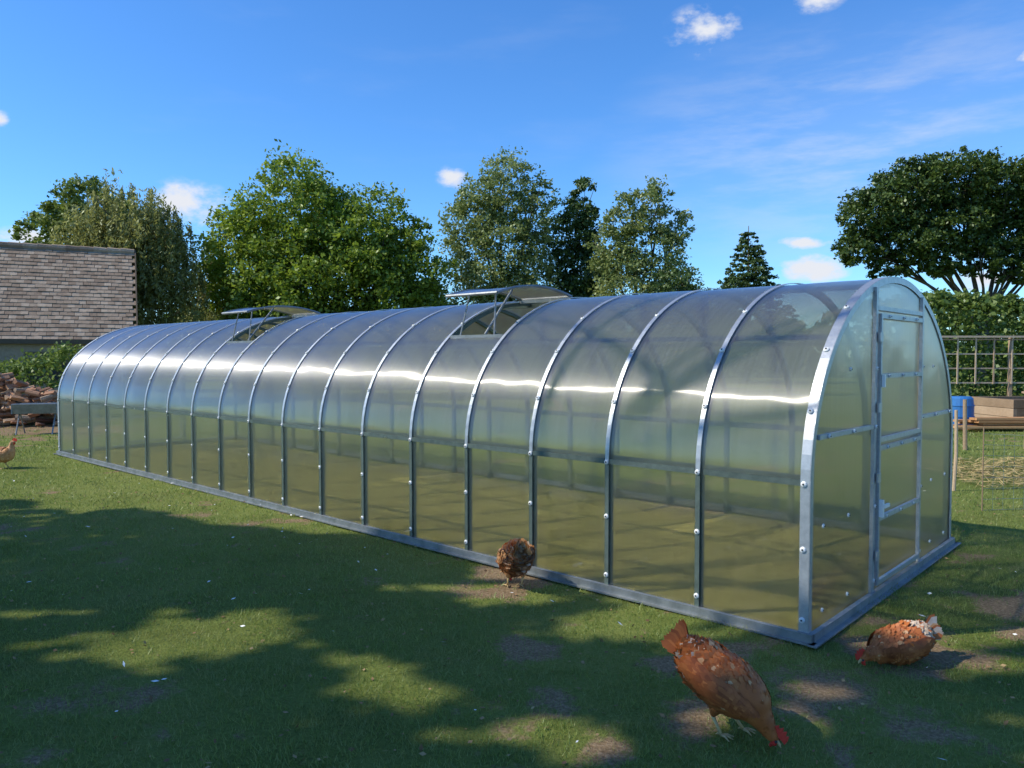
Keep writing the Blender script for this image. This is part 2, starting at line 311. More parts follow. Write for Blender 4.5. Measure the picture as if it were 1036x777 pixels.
def sheet(name,grid,parent,uvs):
    ni=len(grid); nj=len(grid[0]); vs=[p for r in grid for p in r]; fs=[];
    for i in range(ni-1):
        for j in range(nj-1): fs.append((i*nj+j,(i+1)*nj+j,(i+1)*nj+j+1,i*nj+j+1))
    me=bpy.data.meshes.new(name); me.from_pydata(vs,[],fs); me.update()
    ul=me.uv_layers.new(name='UVMap'); fu=[u for r in uvs for u in r]
    for l in me.loops: ul.data[l.index].uv=fu[l.vertex_index]
    me.polygons.foreach_set('use_smooth',[True]*len(fs)); me.materials.append(POLY)
    o=bpy.data.objects.new(name,me); COL.objects.link(o); o.parent=parent; return o
VENTS=[4,10]
def vent_range():
    i0=min(range(len(full)),key=lambda i:abs(full[i][0]+1.05)+(0 if i<len(full)//2 else 9))
    i1=min(range(len(full)),key=lambda i:abs(full[i][0]+.15))
    return i0,i1
VI0,VI1=vent_range()
for b in range(18):
    y0=b*BAY; y1=(b+1)*BAY
    cols=[y0+(y1-y0)*k/4 for k in range(5)]
    def mk(i0,i1,nm):
        bul=[0,.006,.008,.006,0]; rr=random.uniform(.2,1.8); g=[];u=[]
        for i in range(i0,i1+1):
            x,z=full[i]; row=[];ur=[]
            nxn=x/HW**2; nzn=max(0,z-CZ)/BH**2; l=math.hypot(nxn,nzn) or 1
            for k,yy in enumerate(cols):
                o_=bul[k]*rr; row.append((x+nxn/l*o_,yy,z+nzn/l*o_)); ur.append((yy,arc[i]))
            g.append(row); u.append(ur)
        sheet(nm,g,GH,u)
    if b in VENTS: mk(0,VI0,'side_panel'); mk(VI1,len(full)-1,'roof_panel')
    else: mk(0,len(full)-1,'roof_panel')
def endpanel(y,flip,nm):
    n=40; g=[];u=[]
    for i in range(n+1):
        x=-HW+.002+(2*HW-.004)*i/n; zt=zat(x)
        row=[(x,y,zt*j/8) for j in range(9)]; g.append(row); u.append([(x,zt*j/8*.8) for j in range(9)])
    if flip: g=g[::-1];u=u[::-1]
    sheet(nm,g,GH,u)
endpanel(0.0,True,'end_panel'); endpanel(LEN,False,'end_panel')
fb=MB()
def sweep(mb,y0,y1,o0,o1,mi,n=48,lowmi=None):
    A=prof(n,o0); B=prof(n,o1); vs=[];fs=[]
    for (xa,za),(xb,zb) in zip(A,B): vs+=[(xa,y0,za),(xa,y1,za),(xb,y1,zb),(xb,y0,zb)]
    o=len(mb.v); mb.v+=vs
    for i in range(len(A)-1):
        mm=mi if (lowmi is None or min(A[i][1],A[i+1][1])>=CZ-.01) else lowmi
        for k in range(4): mb.f.append(tuple(o+q for q in (i*4+k,i*4+(k+1)%4,(i+1)*4+(k+1)%4,(i+1)*4+k))); mb.m.append(mm)
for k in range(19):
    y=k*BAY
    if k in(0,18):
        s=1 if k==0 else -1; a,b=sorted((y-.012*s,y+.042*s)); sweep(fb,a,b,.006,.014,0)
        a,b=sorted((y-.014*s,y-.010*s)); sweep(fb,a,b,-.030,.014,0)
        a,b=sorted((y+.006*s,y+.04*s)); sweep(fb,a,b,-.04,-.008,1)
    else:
        sweep(fb,y-.015,y+.015,.009,.014,0,lowmi=1)  # below the rail the strap turns dark: shade and dim reflection as colour
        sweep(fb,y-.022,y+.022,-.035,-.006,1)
for x,z in[(-HW,.90),(HW,.90),(-1.09,None),(1.09,None),(0,None)]:
    if z is None: z=zat(x)
    xx=x*.968; zz=z-.035*(1 if abs(x)<1.4 else 0)
    if abs(x)>1.4: xx=math.copysign(HW-.022,x)
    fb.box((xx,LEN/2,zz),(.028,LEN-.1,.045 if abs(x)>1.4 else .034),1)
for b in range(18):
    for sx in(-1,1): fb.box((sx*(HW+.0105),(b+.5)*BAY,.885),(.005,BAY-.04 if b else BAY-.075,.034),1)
for sx in(-1,1):
    fb.box((sx*(HW+.022),LEN/2,.038),(.03,LEN+.08,.055),2)
    fb.box((sx*(HW+.034),LEN/2,.008+.008),(.05,LEN+.12,.010),2)
for yy,sg in((-.03,-1),(LEN+.03,1)):
    fb.box((0,yy,.040),(2*HW+.014,.03,.052),2)
    fb.box((0,yy+sg*.025,.017),(2*HW+.14,.05,.008),2)
def endframe(yo,sg,door=True):
    y=yo+sg*.018
    for x in(-.5,.53): fb.box((x,y,zat(x)/2+.02),(.038,.022,zat(x)-.07),0)
    for xa,xb in((-1.42,-.53),(.56,1.42)): fb.box(((xa+xb)/2,y,1.13),(xb-xa,.02,.026),0)
    fb.box((.015,y,1.885),(.98,.02,.028),0)
    if door:
        yd=yo+sg*.032
        for x in(-.445,.475): fb.box((x,yd,.975),(.028,.022,1.75),0)
        for z in(.115,.53,.985,1.04,1.45,1.835): fb.box((.015,yd,z),(.885,.02,.03),0)
        for z in(.3,.8,1.25,1.7): fb.box((-.472,yd+sg*.012,z),(.05,.012,.06),0)
endframe(0,-1); endframe(LEN,1)
fb.obj('frame',[galv,galvd,galvb],GH)
wb=MB()
def washer(p,n,r=.017):
    n=Vector(n).normalized(); p=Vector(p)
    wb.tube([p,p+n*.006,p+n*.010],[r,r*.95,r*.55],10,0); wb.tube([p+n*.0102,p+n*.0135],[r*.36,r*.3],6,1)
def arcpt(sv,off):
    i=0
    while i<len(arc)-2 and arc[i+1]<sv: i+=1
    t=(sv-arc[i])/(arc[i+1]-arc[i]); a=full[i];b=full[i+1]; x=a[0]+(b[0]-a[0])*t; z=a[1]+(b[1]-a[1])*t
    dx,dz=b[0]-a[0],b[1]-a[1]; l=math.hypot(dx,dz); nx_,nz_=-dz/l,dx/l
    return (x+nx_*off,z+nz_*off),(nx_,nz_)
for k in range(19):
    y=k*BAY+(.022 if k==0 else (-.022 if k==18 else 0))
    for sv in(.13,.52,.88,1.28,1.68,2.08):
        for ss in(sv,TOT-sv):
            (x,z),(nx_,nz_)=arcpt(ss,.0145); washer((x,y,z),(nx_,0,nz_))
for x in(-1.3,-.9,-.5,.53,.9,1.3):
    for z in(.14,.62,1.13,1.5):
        if z<zat(x)-.06: washer((x,-.030 if x in(-.5,.53) or z==1.13 else -.003,z),(0,-1,0),.013)
for x in(-.3,0,.3):
    for z in(.53,.985,1.45,1.835): washer((x,-.043,z),(0,-1,0),.011)
wb.obj('washers',[plast,dark],GH)
hb=MB(); hb.box((-.44,-.055,.60),(.028,.025,.11),0); hb.box((-.40,-.072,.615),(.10,.014,.022),0); hb.box((-.44,-.055,1.42),(.02,.02,.08),0)
hb.obj('door_handle',[whitep],GH)
def vent(b):
    y0=b*BAY+.03; y1=(b+1)*BAY-.03
    hx,hz=full[VI1]; ang=R(20); g=[];u=[]; fr=MB(); pl=[]
    for i in range(VI0,VI1+1):
        x,z=full[i]; dx,dz=x-hx,z-hz
        x2=hx+dx*math.cos(ang)+dz*math.sin(ang); z2=hz-dx*math.sin(ang)+dz*math.cos(ang)+.02; pl.append((x2,z2))
        g.append([(x2,y0+(y1-y0)*k/3,z2) for k in range(4)]); u.append([(y0+(y1-y0)*k/3,arc[i]) for k in range(4)])
    sheet('vent_flap',g,GH,u)
    for yy in(y0,y1): fr.tube([(a,yy,c) for a,c in pl],.013,6,0)
    fr.tube([(pl[0][0],y0,pl[0][1]),(pl[0][0],y1,pl[0][1])],.014,6,0); fr.tube([(pl[-1][0],y0,pl[-1][1]),(pl[-1][0],y1,pl[-1][1])],.014,6,0)
    mid=pl[len(pl)//2]; 
    for ii in(VI0,VI1): x,z=full[ii]; fr.box((x,(y0+y1)/2,z),(.03,y1-y0+.02,.03),0)
    bx,bz=full[VI0]
    fr.tube([(bx,y0+.1,bz),(pl[2][0],y0+.15,pl[2][1])],.008,6,0)
    fr.tube([(bx+.1,(y0+y1)/2,bz+.02),(mid[0],(y0+y1)/2,mid[1]-.01)],.011,6,0)
    fr.tube([(bx,y1-.1,bz),(pl[2][0],y1-.15,pl[2][1])],.008,6,0)
    fr.obj('vent_frame',[galvb],GH)
for b in VENTS: vent(b)

# ------------------------------------------------------------------ trees
bark=simple('bark',[(.25,(.05,.04,.03)),(.5,(.10,.085,.065)),(.75,(.16,.14,.115))],scale=5,bump=.8,island=0)
LM={'lime':leafmat('leaf_lime',(.10,.15,.02),(.21,.30,.03),(.34,.42,.05),trans=.5),
 'willow':leafmat('leaf_willow',(.15,.16,.04),(.28,.29,.085),(.42,.42,.16),trans=.5),
 'birch':leafmat('leaf_birch',(.12,.17,.045),(.24,.30,.09),(.42,.45,.18),trans=.45),
 'dark':leafmat('leaf_dark',(.03,.06,.018),(.07,.12,.03),(.14,.20,.055),trans=.3),
 'oak':leafmat('leaf_oak',(.03,.058,.011),(.07,.115,.02),(.14,.19,.035),trans=.3),
 'hedge':leafmat('leaf_hedge',(.07,.12,.02),(.16,.23,.045),(.28,.35,.09),trans=.45),
 'mid':leafmat('leaf_mid',(.08,.12,.022),(.16,.22,.04),(.27,.33,.075),trans=.45),
 'shade':leafmat('leaf_beech',(.045,.08,.016),(.10,.155,.03),(.18,.23,.055),trans=.3)}
def crown(blobs,ncl,per,leaf,csize=.28,style='round',dense=1.):
    out=[]
    wts=np.array([b[3]*b[4]*b[5] for b in blobs])**.66; wts=wts/wts.sum()
    for b,wt in zip(blobs,wts):
        c=np.array(b[:3]); r=np.array(b[3:6]); n=max(6,int(ncl*wt))
        d=unit(rng.normal(size=(n,3))); rad=(.35+.70*rng.random(n)**.55)[:,None]
        lump=1+.16*np.sin(d[:,:1]*5+b[0])*np.cos(d[:,2:3]*4+b[2])
        P=c+d*r*rad*lump
        P=P[P[:,2]>.2]; n=len(P)
        cs=csize*(.5+rng.random(n))*min(r)
        k=rng.integers(int(per*.5),int(per*1.5)+1,n)
        idx=np.repeat(np.arange(n),k); off=np.clip(rng.normal(size=(len(idx),3)),-1.8,1.8)
        if style=='weep': off*=np.array([.45,.45,1.7]); off[:,2]-=.8
        elif style=='conifer': off*=np.array([1.2,1.2,.45])
        else: off*=np.array([1,1,.7])
        out.append(P[idx]+off*cs[idx][:,None]*.62)
    P=np.concatenate(out); P=P[P[:,2]>.05]
    return P
def tree(name,base,tr,fork,blobs,ncl,per,leaf,lm,csize=.28,style='round',filt=None,limbs=True):
    e=empty(name,(base[0],base[1],0))
    rel=[(b[0]-base[0],b[1]-base[1],*b[2:]) for b in blobs]
    P=crown(rel,ncl,per,leaf,csize,style)
    if filt is not None: P=P[filt(P+np.array([base[0],base[1],0]))]
    npmesh('foliage',leaf_quads(P,leaf,up=.35,hang=.9 if style=='weep' else 0,aspect=.34 if style=='weep' else .6),4,[LM[lm]],e)
    t=MB(); topz=max(b[2] for b in rel); f=Vector((.1*tr,.0,fork))
    t.tube([(0,0,-.1),(0,0,.25),(tr*.1,0,fork*.5),f],[tr*1.5,tr*1.05,tr*.9,tr*.8],10)
    if style=='conifer': t.tube([f,(0,0,topz+.3)],[tr*.8,tr*.1],8)
    elif limbs:
        for b in rel:
            g=Vector(b[:3]); md=f.lerp(g,.5)+Vector((random.uniform(-.3,.3),random.uniform(-.2,.2),.25*fork*.3)); q=g+Vector((0,0,b[5]*.3))
            t.tube([f-Vector((0,0,.2)),f.lerp(md,.5)+Vector((0,0,.05)),md,q],[tr*.40,tr*.30,tr*.18,tr*.05],7)
            for _ in range(5):
                en=g+Vector([random.uniform(-.75,.75)*b[3+i] for i in range(3)])
                st=md.lerp(q,random.random()*.7); t.tube([st,st.lerp(en,.5)+Vector((0,0,.15)),en],[tr*.16,tr*.10,tr*.03],5)
    t.obj('trunk',[bark],e,True)
    return e
tree('lime_tree',(-7.4,30.5),.32,2.6,[(-8.3,30,6.8,2.4,2.2,2.4),(-10.2,30,5.3,1.8,2,2.1),(-6,30,5.9,2.4,2.2,2.1),(-4.1,29.5,4.7,1.7,1.8,2.0),(-7.2,29,4.2,3.6,2.2,2.4),(-8.8,30,2.7,2.9,2,2.1),(-4.8,30,2.8,2.6,1.8,2.1)],1700,58,.15,'lime',.17)
tree('willow_tree',(-13.7,28.5),.26,2.2,[(-13.8,28,6.4,1.5,1.4,1.2),(-14.9,28,5.4,1.4,1.3,1.7),(-12.7,28,5.1,1.4,1.3,1.9),(-13.7,27.5,3.8,2.3,1.4,2.3),(-11.8,31,3.9,1.5,1.3,1.9),(-13.3,28,5,1.6,1.3,1.6)],900,60,.16,'willow',.22,'weep')
tree('ash_tree',(-18.6,34.5),.3,3.4,[(-18.4,34,7.8,1.6,1.8,1.4),(-19.8,34,6.9,1.5,1.7,1.3),(-17.2,34,6.6,1.4,1.5,1.6),(-18.5,34,5,2.7,1.6,1.7)],450,52,.17,'mid',.2)
tree('birch_tree',(-.4,32.5),.24,3,[(-.3,32,8.4,1.3,1.2,1.6),(-1.6,32,7.1,1.25,1.2,1.8),(.85,32,7.2,1.05,1.1,1.7),(-.5,32,5.6,2.1,1.7,2.0),(-1.7,32,3.8,1.7,1.5,1.9),(.7,32,3.6,1.6,1.5,1.9)],900,46,.13,'birch',.2)
tree('cypress_tree',(2.8,33.5),.2,2.0,[(3.0,33,8.0,.65,.7,1.1),(2.7,33,6.7,1.05,1.0,1.4),(3.1,33,5.1,1.5,1.3,1.7),(2.6,33,3.0,1.8,1.5,1.8)],480,48,.15,'dark',.24)
tree('poplar_tree',(5.0,30.5),.18,2.4,[(5.35,30,7.4,.8,.8,.9),(4.4,30,6.8,.8,.8,1.0),(6.2,30,6.5,.7,.7,.8),(5.2,30,5.7,1.4,1.1,1.2),(4.6,30,3.9,1.4,1.3,1.6),(6.3,30,3.7,1.1,1.1,1.4),(3.8,30.2,5.5,.9,.7,1.3)],560,36,.13,'birch',.25)
tree('holly_tree',(6.1,28.6),.14,1.2,[(6.0,28.6,4.1,.9,.9,1.0),(5.6,28.6,2.8,1.3,1.2,1.3),(7.2,28.8,3.0,.8,.9,.9)],190,45,.13,'dark',.3)
con=[(13.7,45,9.2-.4-i*.5,.30+.22*i,.30+.22*i,.5) for i in range(16)]
tree('spruce_tree',(13.7,45),.2,1.5,con,1300,32,.17,'dark',.26,'conifer')
oakb=[(18.6,40,8.9,1.6,1.7,1.5),(18.0,40,7.3,1.2,1.4,1.0),(20.3,40,10,1.9,1.9,1.6),(22.8,40,10.5,2.0,2,1.5),(25.3,40,10.2,2.1,2,1.6),(27.4,40,9.2,2,2,1.9),(20.5,39.5,7.6,1.8,1.7,1.3),(22.9,40,8.2,2.0,1.9,1.4),(25.4,40,7.6,1.8,1.6,1.2),(28.6,40,7.4,1.5,1.6,1.2),(19.6,40,6.3,1.2,1.2,.7),(21.7,39.4,6.3,1.3,1.3,.7),(27.0,39.5,6.0,1.6,1.4,.9),(23.6,39.2,6.4,1.3,1.2,.7),(25.3,39.2,5.9,1.1,1.1,.6)]
tree('oak_tree',(24.6,40.4),.36,3.2,oakb,1900,50,.18,'oak',.2)
tree('hawthorn_tree',(12.2,50),.15,1.2,[(12.2,50,4.2,1.5,1.4,1.5),(10.6,50,3.6,1.5,1.4,1.4)],120,40,.2,'mid',.3)
gaps=[(-2.0,4.3,.78,.42),(-2.9,4.7,.4,.16),(-1.5,4.6,.3,.2),(-.66,3.8,.45,.32),(-.45,3.6,.3,.22),(.1,3.2,.48,.17),(.4,3.05,.25,.14),(-.7,5.25,.5,.12),(0,5.15,.45,.32),(3.4,4.7,1.2,.6),(4.2,6,1.8,1.6),(2.6,3.9,.5,.16),(2.4,3.3,.3,.12),(.9,4.5,.9,.32),(1.5,3.6,.25,.12),(3.4,3.6,.8,.3),(1.0,3.3,.35,.25)]
def shade_filter(P):
    t=P[:,2]/math.tan(EL); gx=P[:,0]-SH.x*t; gy=P[:,1]-SH.y*t; keep=np.ones(len(P),bool)
    wob=.6*(vnoise(gx,gy,2.1,31)-.5)+.7*(vnoise(gx,gy,5.3,34)-.5)+.5*(vnoise(gx,gy,11.,35)-.5)
    for x,y,a,b in gaps: keep&=((gx-x)/a)**2+((gy-y)/b)**2+wob*1.8>1
    keep&=(.5*vnoise(gx,gy,1.5,41)+.5*vnoise(gx,gy*1.8,4.5,42))<.80
    yb=np.interp(gx,[-9,-5.6,-2.6,-1.,1.2,2.0,6],[8.6,8.1,7.3,6.4,4.4,4.1,3.8])+.8*(vnoise(gx,gy,1.1,33)-.5)+.3*(vnoise(gx,gy,5,36)-.5)
    keep&=gy<yb
    for hz_ in(1.2,1.7):
        t=(P[:,2]-hz_)/math.tan(EL); lx,ly=g_local(P[:,0]-SH.x*t,P[:,1]-SH.y*t)
        ins=(lx>-1.7)&(lx<1.5)&(ly>-.2)&(ly<12.3); keep&=~(ins&(rng.random(len(P))<.97))
    return keep
tree('beech_tree',(-9.5,4.4),.35,4.8,[(-5,3.4,8.4,3.0,2.6,1.7),(-9,4.2,7.8,3.2,2.8,2),(-12.5,5,7.3,3.2,3,2.2)],760,34,.24,'shade',.2,filt=shade_filter)
tree('beech_tree',(-10,.6),.33,4.2,[(-8.3,1.2,7.8,3,2.4,2),(-5.,.3,7.3,2.5,1.9,1.5),(-12.3,1.5,7,3,2.5,2)],640,34,.24,'shade',.2,filt=shade_filter)
def hedge(name,x0,x1,y0,y1,h,n,leaf,lm,rough=.25,core=True):
    e=empty(name,((x0+x1)/2,(y0+y1)/2,0)); cx,cy=(x0+x1)/2,(y0+y1)/2
    x=rng.uniform(x0,x1,n); hh=h*(1+rough*(vnoise(x,x*0,.45,5)-.5)*2+.12*(vnoise(x,x*0,2.,6)-.5))
    f=rng.random(n); z=rng.uniform(0.05,1,n)*hh; y=np.where(f<.5,y0+rng.normal(size=n)*.18,rng.uniform(y0,y1,n)); z=np.where(f<.5,z,hh+rng.normal(size=n)*.12)
    P=np.stack([x-cx,y-cy,np.maximum(z,.03)],-1); npmesh('foliage',leaf_quads(P,leaf,up=.2,aspect=.65),4,[LM[lm]],e)
    c=MB(); k=max(4,int((x1-x0)/.8))
    for i in range(k):
        xa=x0+(x1-x0)*(i+.5)/k; hi=h*(1+rough*(float(vnoise(np.array([xa]),np.array([0.]),.45,5)[0])-.5)*2)-.15
        for _ in range(4):
            c.tube([(xa-cx,random.uniform(-.2,.2),0),(xa-cx+random.uniform(-.2,.2),random.uniform(-.2,.2),hi*.5),(xa-cx+random.uniform(-.5,.5),random.uniform(-.3,.3),hi)],[.05,.035,.01],5)
    c.obj('stems',[bark],e); return e
hedge('hedge',13.2,26,26,27.6,3.35,30000,.16,'hedge',.08)
hedge('distant_hedgerow',-50,60,56,60,4.1,42000,.5,'mid',.3)
hedge('hedge',-13,9,36,38,2.4,26000,.22,'mid',.15)
hedge('hedge',-24,-11.4,19.6,20.7,1.45,17000,.11,'hedge',.3)
hedge('shrub',13.4,15.2,16.2,17.2,1.15,5000,.09,'dark',.3)

# ------------------------------------------------------------------ house
HO=empty('brick_house',(-13.0,26.3,0)); ang=math.atan2(.443,.897); HO.rotation_euler=(0,0,ang)
RZ,EZ,RUN,HL=5.05,2.02,3.0,13.
tile=simple('roof_tile',[(.15,(.17,.115,.08)),(.4,(.26,.19,.135)),(.6,(.34,.26,.19)),(.85,(.46,.37,.28))],scale=5,rough=.9,bump=.6,island=.4)
brick=simple('buff_wall',[(.2,(.30,.22,.15)),(.8,(.48,.38,.27))],scale=14,rough=.9,bump=.5,island=0)
wood=simple('dark_timber',[(.2,(.06,.045,.03)),(.8,(.16,.12,.085))],scale=8,rough=.85,bump=.4)
tb=MB(); SL=math.hypot(RUN,RZ-EZ); pa=math.atan2(RZ-EZ,RUN); nco=24; cl=SL/nco
for side in(-1,1):
    for i in range(nco):
        for j in range(int(HL/.2)):
            dd=cl*(i+.5); xx=-(j+.5+(.5 if i%2 else 0))*.2+random.uniform(-.008,.008)
            rot=Matrix.Rotation(side*-(pa-.11)+random.uniform(-.03,.03),3,'X')
            tb.box((xx+.2,side*dd*math.cos(pa),RZ-dd*math.sin(pa)+.03+random.uniform(-.008,.008)),(.196,cl*1.25,.03),0,rot)
for j in range(int(HL/.4)): tb.tube([(.18-j*.4,0,RZ+.05+random.uniform(-.01,.01)),(.18-j*.4-.41,0,RZ+.06)],[.10,.11],8,0)
tb.obj('roof',[tile],HO)
wbm=MB(); wy=RUN-.28
wbm.box((-HL/2-.15,-wy,EZ/2),(HL-.1,.24,EZ),0); wbm.box((-HL/2-.15,wy,EZ/2),(HL-.1,.24,EZ),0)
wbm.add([(-.15,-wy,0),(-.15,wy,0),(-.15,wy,EZ),(-.15,0,RZ-.08),(-.15,-wy,EZ),(-.4,-wy,0),(-.4,wy,0),(-.4,wy,EZ),(-.4,0,RZ-.08),(-.4,-wy,EZ)],[(0,1,2,3,4),(9,8,7,6,5),(2,7,8,3),(3,8,9,4)],0)
wbm.obj('walls',[brick],HO)
db=MB(); db.box((-HL/2,-RUN-.02,EZ-.02),(HL,.06,.14),0)
for s in(-1,1): db.box((.21,s*RUN/2,(RZ+EZ)/2+.03),(.04,SL+.1,.13),0,Matrix.Rotation(-s*pa,3,'X'))
for x in(-2.2,-5.5,-9): db.box((x,-wy-.13,1.25),(1.1,.06,.9),0)
db.obj('fascia_and_frames',[wood],HO)
gm2=simple('window_glass',[(.2,(.03,.035,.04)),(.8,(.06,.07,.08))],rough=.08,bump=0,spec=.8)
wg=MB()
for x in(-2.2,-5.5,-9):
    for s in(-1,1): wg.box((x+s*.26,-wy-.165,1.25),(.44,.02,.74),0)
wg.obj('windows',[gm2],HO)

# ------------------------------------------------------------------ log pile, trough (left)
logm=simple('split_log',[(.15,(.20,.10,.06)),(.4,(.38,.20,.12)),(.7,(.52,.34,.21)),(.9,(.18,.15,.12))],scale=9,rough=.9,bump=.5,island=.7)
lp=MB()
for i in range(420):
    r=random.uniform(.03,.075); x=random.gauss(0,1.1); x=max(-2.8,min(1.6,x)); hm=max(.15,1.15-.3*abs(x)); z=random.uniform(.05,hm); y=random.uniform(-.5,.6)*(1.3-z*.6)
    a=random.gauss(0,.5)+(math.pi/2 if random.random()<.5 else 0); l=random.uniform(.2,.5); d=Vector((math.cos(a),math.sin(a),random.uniform(-.35,.35)))*l/2
    lp.tube([Vector((x,y,z))-d,Vector((x,y,z))+d],[r,r*.9],random.choice([3,4,7]))
o=lp.obj('log_pile',[logm]); o.location=(-11.7,17.6,0)
tg=MB()
for s in(-1,1): tg.box((0,s*.17,.52),(.8,.02,.2),0,Matrix.Rotation(s*-.25,3,'X')); tg.box((s*.41,0,.52),(.02,.36,.2),0)
tg.box((0,0,.43),(.8,.26,.02),0)
for sx in(-.33,.33):
    for sy in(-1,1): tg.tube([(sx,sy*.02,.42),(sx,sy*.22,0)],.015,6,0)
o=tg.obj('feed_trough',[galvb]); o.location=(-9.6,15.6,0); o.rotation_euler=(0,0,.2)

# ------------------------------------------------------------------ right garden
rust=simple('weathered_trellis',[(.2,(.36,.24,.15)),(.8,(.6,.47,.33))],scale=6,rough=.85,bump=.3)
T=MB(); x0,x1=10.6,20
n=int((x1-x0)/.47)
for i in range(n+1): T.box((x0+i*.47,0,1.45),(.035,.02,1.2),0)
for k in range(4): T.box(((x0+x1)/2,.021,.88+k*.375),(x1-x0,.02,.035),0)
for i in range(0,n+1,5): T.box((x0+i*.47,.07,1.03),(.08,.08,2.06),0)
T.box(((x0+x1)/2,-.03,2.075),(x1-x0+.1,.07,.05),0)
o=T.obj('trellis_fence',[rust]); o.location=(0,20,0)
sle=simple('timber_sleeper',[(.2,(.22,.15,.09)),(.8,(.44,.32,.21))],scale=5,rough=.9,bump=.4)
orp=simple('new_timber',[(.2,(.42,.2,.08)),(.8,(.58,.34,.16))],scale=5,rough=.8,bump=.2)
Bd=MB()
for k in range(3):
    Bd.box((0,-.7,.1+k*.2),(3.6,.09,.19),0); Bd.box((0,.7,.1+k*.2),(3.6,.09,.19),0)
    for s in(-1,1): Bd.box((s*1.845,0,.1+k*.2),(.085,1.49,.19),0)
Bd.box((0,0,.5),(3.55,1.28,.08),1)
o=Bd.obj('raised_bed',[sle,simple('soil',[(.2,(.03,.02,.015)),(.8,(.09,.06,.04))],scale=20,bump=.8)]); o.location=(13.0,18.2,0); o.rotation_euler=(0,0,.12)
Pk=MB()
for i in range(14):
    Pk.box((random.uniform(-.3,.3),random.uniform(-.25,.25),.05+(i//3)*.055),(random.uniform(1.4,2.4),.15,.045),0,Matrix.Rotation(random.uniform(-.15,.15),3,'Z'))
o=Pk.obj('plank_stack',[orp]); o.location=(10.4,16.2,0)
tbm=MB(); tbm.box((0,0,.78),(1.6,.7,.04),0)
for sx in(-.7,.7):
    for sy in(-.28,.28): tbm.box((sx,sy,.38),(.06,.06,.76),0)
for k in range(5): tbm.box((-.55+k*.27,.02*k,.86),(.2,.3,.12),0)
o=tbm.obj('garden_table',[sle]); o.location=(12.0,18.6-2.0,0)
blue=simple('blue_plastic',[(.2,(.02,.12,.35)),(.8,(.04,.18,.45))],rough=.4,bump=0,spec=.5)
bb=MB(); bb.tube([(0,0,.0),(0,0,.03),(0,0,.2),(0,0,.45),(0,0,.62),(0,0,.66)],[.2,.24,.26,.26,.24,.2],20,0); bb.tube([(0,0,.2),(0,0,.22)],[.275,.275],20,0); bb.tube([(0,0,.45),(0,0,.47)],[.275,.275],20,0)
o=bb.obj('blue_barrel',[blue],smooth=False); o.location=(10.2,17.5,0)
F2=MB()
for i in range(9): F2.tube([(i*1.1,0,0),(i*1.1+random.uniform(-.03,.03),0,.85)],[.035,.03],8,0)
o=F2.obj('fence_posts',[sle]); o.location=(7.6,12.9,0); o.rotation_euler=(0,0,.1)
wire=simple('net_wire',[(.2,(.3,.32,.3)),(.8,(.45,.47,.45))],rough=.5,metal=.3,bump=0)
Nt=MB()
LN=8.
def nb(u,z):
    return (u,.03*math.sin(u*2.1),z-.04*math.sin(math.pi*((u%2.)/2.))*(z/.8))
for i in range(int(LN/.12)+1): Nt.tube([nb(i*.12,z) for z in(.01,.3,.55,.8)],.0016,3,0,False)
for k in range(8): Nt.tube([nb(i*.25,.02+k*.111) for i in range(int(LN/.25)+1)],.0018,3,0,False)
for i in range(5): Nt.tube([(i*2.,.0,-.05),(i*2.,0,.86)],[.006,.006],8,1)
o=Nt.obj('net_fence',[wire,sle]); o.location=(4.75,7.75,0); o.rotation_euler=(0,0,.12)
ft=MB(); ft.tube([(0,0,0),(.02,0,.45),(.01,0,.95)],[.02,.02,.018],8,0)
o=ft.obj('wooden_stake',[rust]); o.location=(5.15,8.95,0)

# ------------------------------------------------------------------ hens
def featmat(name,st):
    m,nt=mat(name); ge=N(nt,'ShaderNodeNewGeometry'); tc=N(nt,'ShaderNodeTexCoord'); no=N(nt,'ShaderNodeTexNoise',inp={'Scale':14,'Detail':4}); L(nt,tc.outputs['Object'],no.inputs['Vector'])
    mx=N(nt,'ShaderNodeMix',data_type='FLOAT'); mx.inputs[0].default_value=.25; L(nt,no.outputs['Fac'],mx.inputs[2]); L(nt,ge.outputs['Random Per Island'],mx.inputs[3])
    r=ramp(nt,mx.outputs[0],st); p=N(nt,'ShaderNodeBsdfPrincipled',inp={'Roughness':.55,'Specular IOR Level':.3}); L(nt,r.outputs[0],p.inputs['Base Color'])
    o=N(nt,'ShaderNodeOutputMaterial'); L(nt,p.outputs[0],o.inputs[0]); return m
f_rust=featmat('feather_rust',[(.2,(.22,.055,.016)),(.5,(.40,.115,.030)),(.8,(.54,.20,.06))])
f_tan=featmat('feather_tan',[(.2,(.36,.16,.06)),(.5,(.56,.28,.12)),(.8,(.72,.48,.28))])
f_pale=featmat('feather_pale',[(.2,(.36,.26,.18)),(.5,(.54,.42,.32)),(.8,(.68,.6,.52))])
f_wing=featmat('feather_wing',[(.2,(.17,.040,.012)),(.5,(.31,.082,.022)),(.8,(.44,.14,.04))])
red=simple('comb_red',[(.2,(.45,.02,.015)),(.8,(.62,.05,.03))],scale=40,rough=.5,bump=.2)
horn=simple('beak_horn',[(.2,(.45,.30,.12)),(.8,(.55,.40,.2))],scale=30,rough=.5,bump=0)
def cat(pts,m):
    out=[]; P=np.array(pts,float); n=len(P)
    for i in range(n-1):
        p0=P[max(i-1,0)];p1=P[i];p2=P[i+1];p3=P[min(i+2,n-1)]
        for k in range(m):
            t=k/m; out.append(.5*((2*p1)+(-p0+p2)*t+(2*p0-5*p1+4*p2-p3)*t*t+(-p0+3*p1-3*p2+p3)*t**3))
    out.append(P[-1]); return np.array(out)
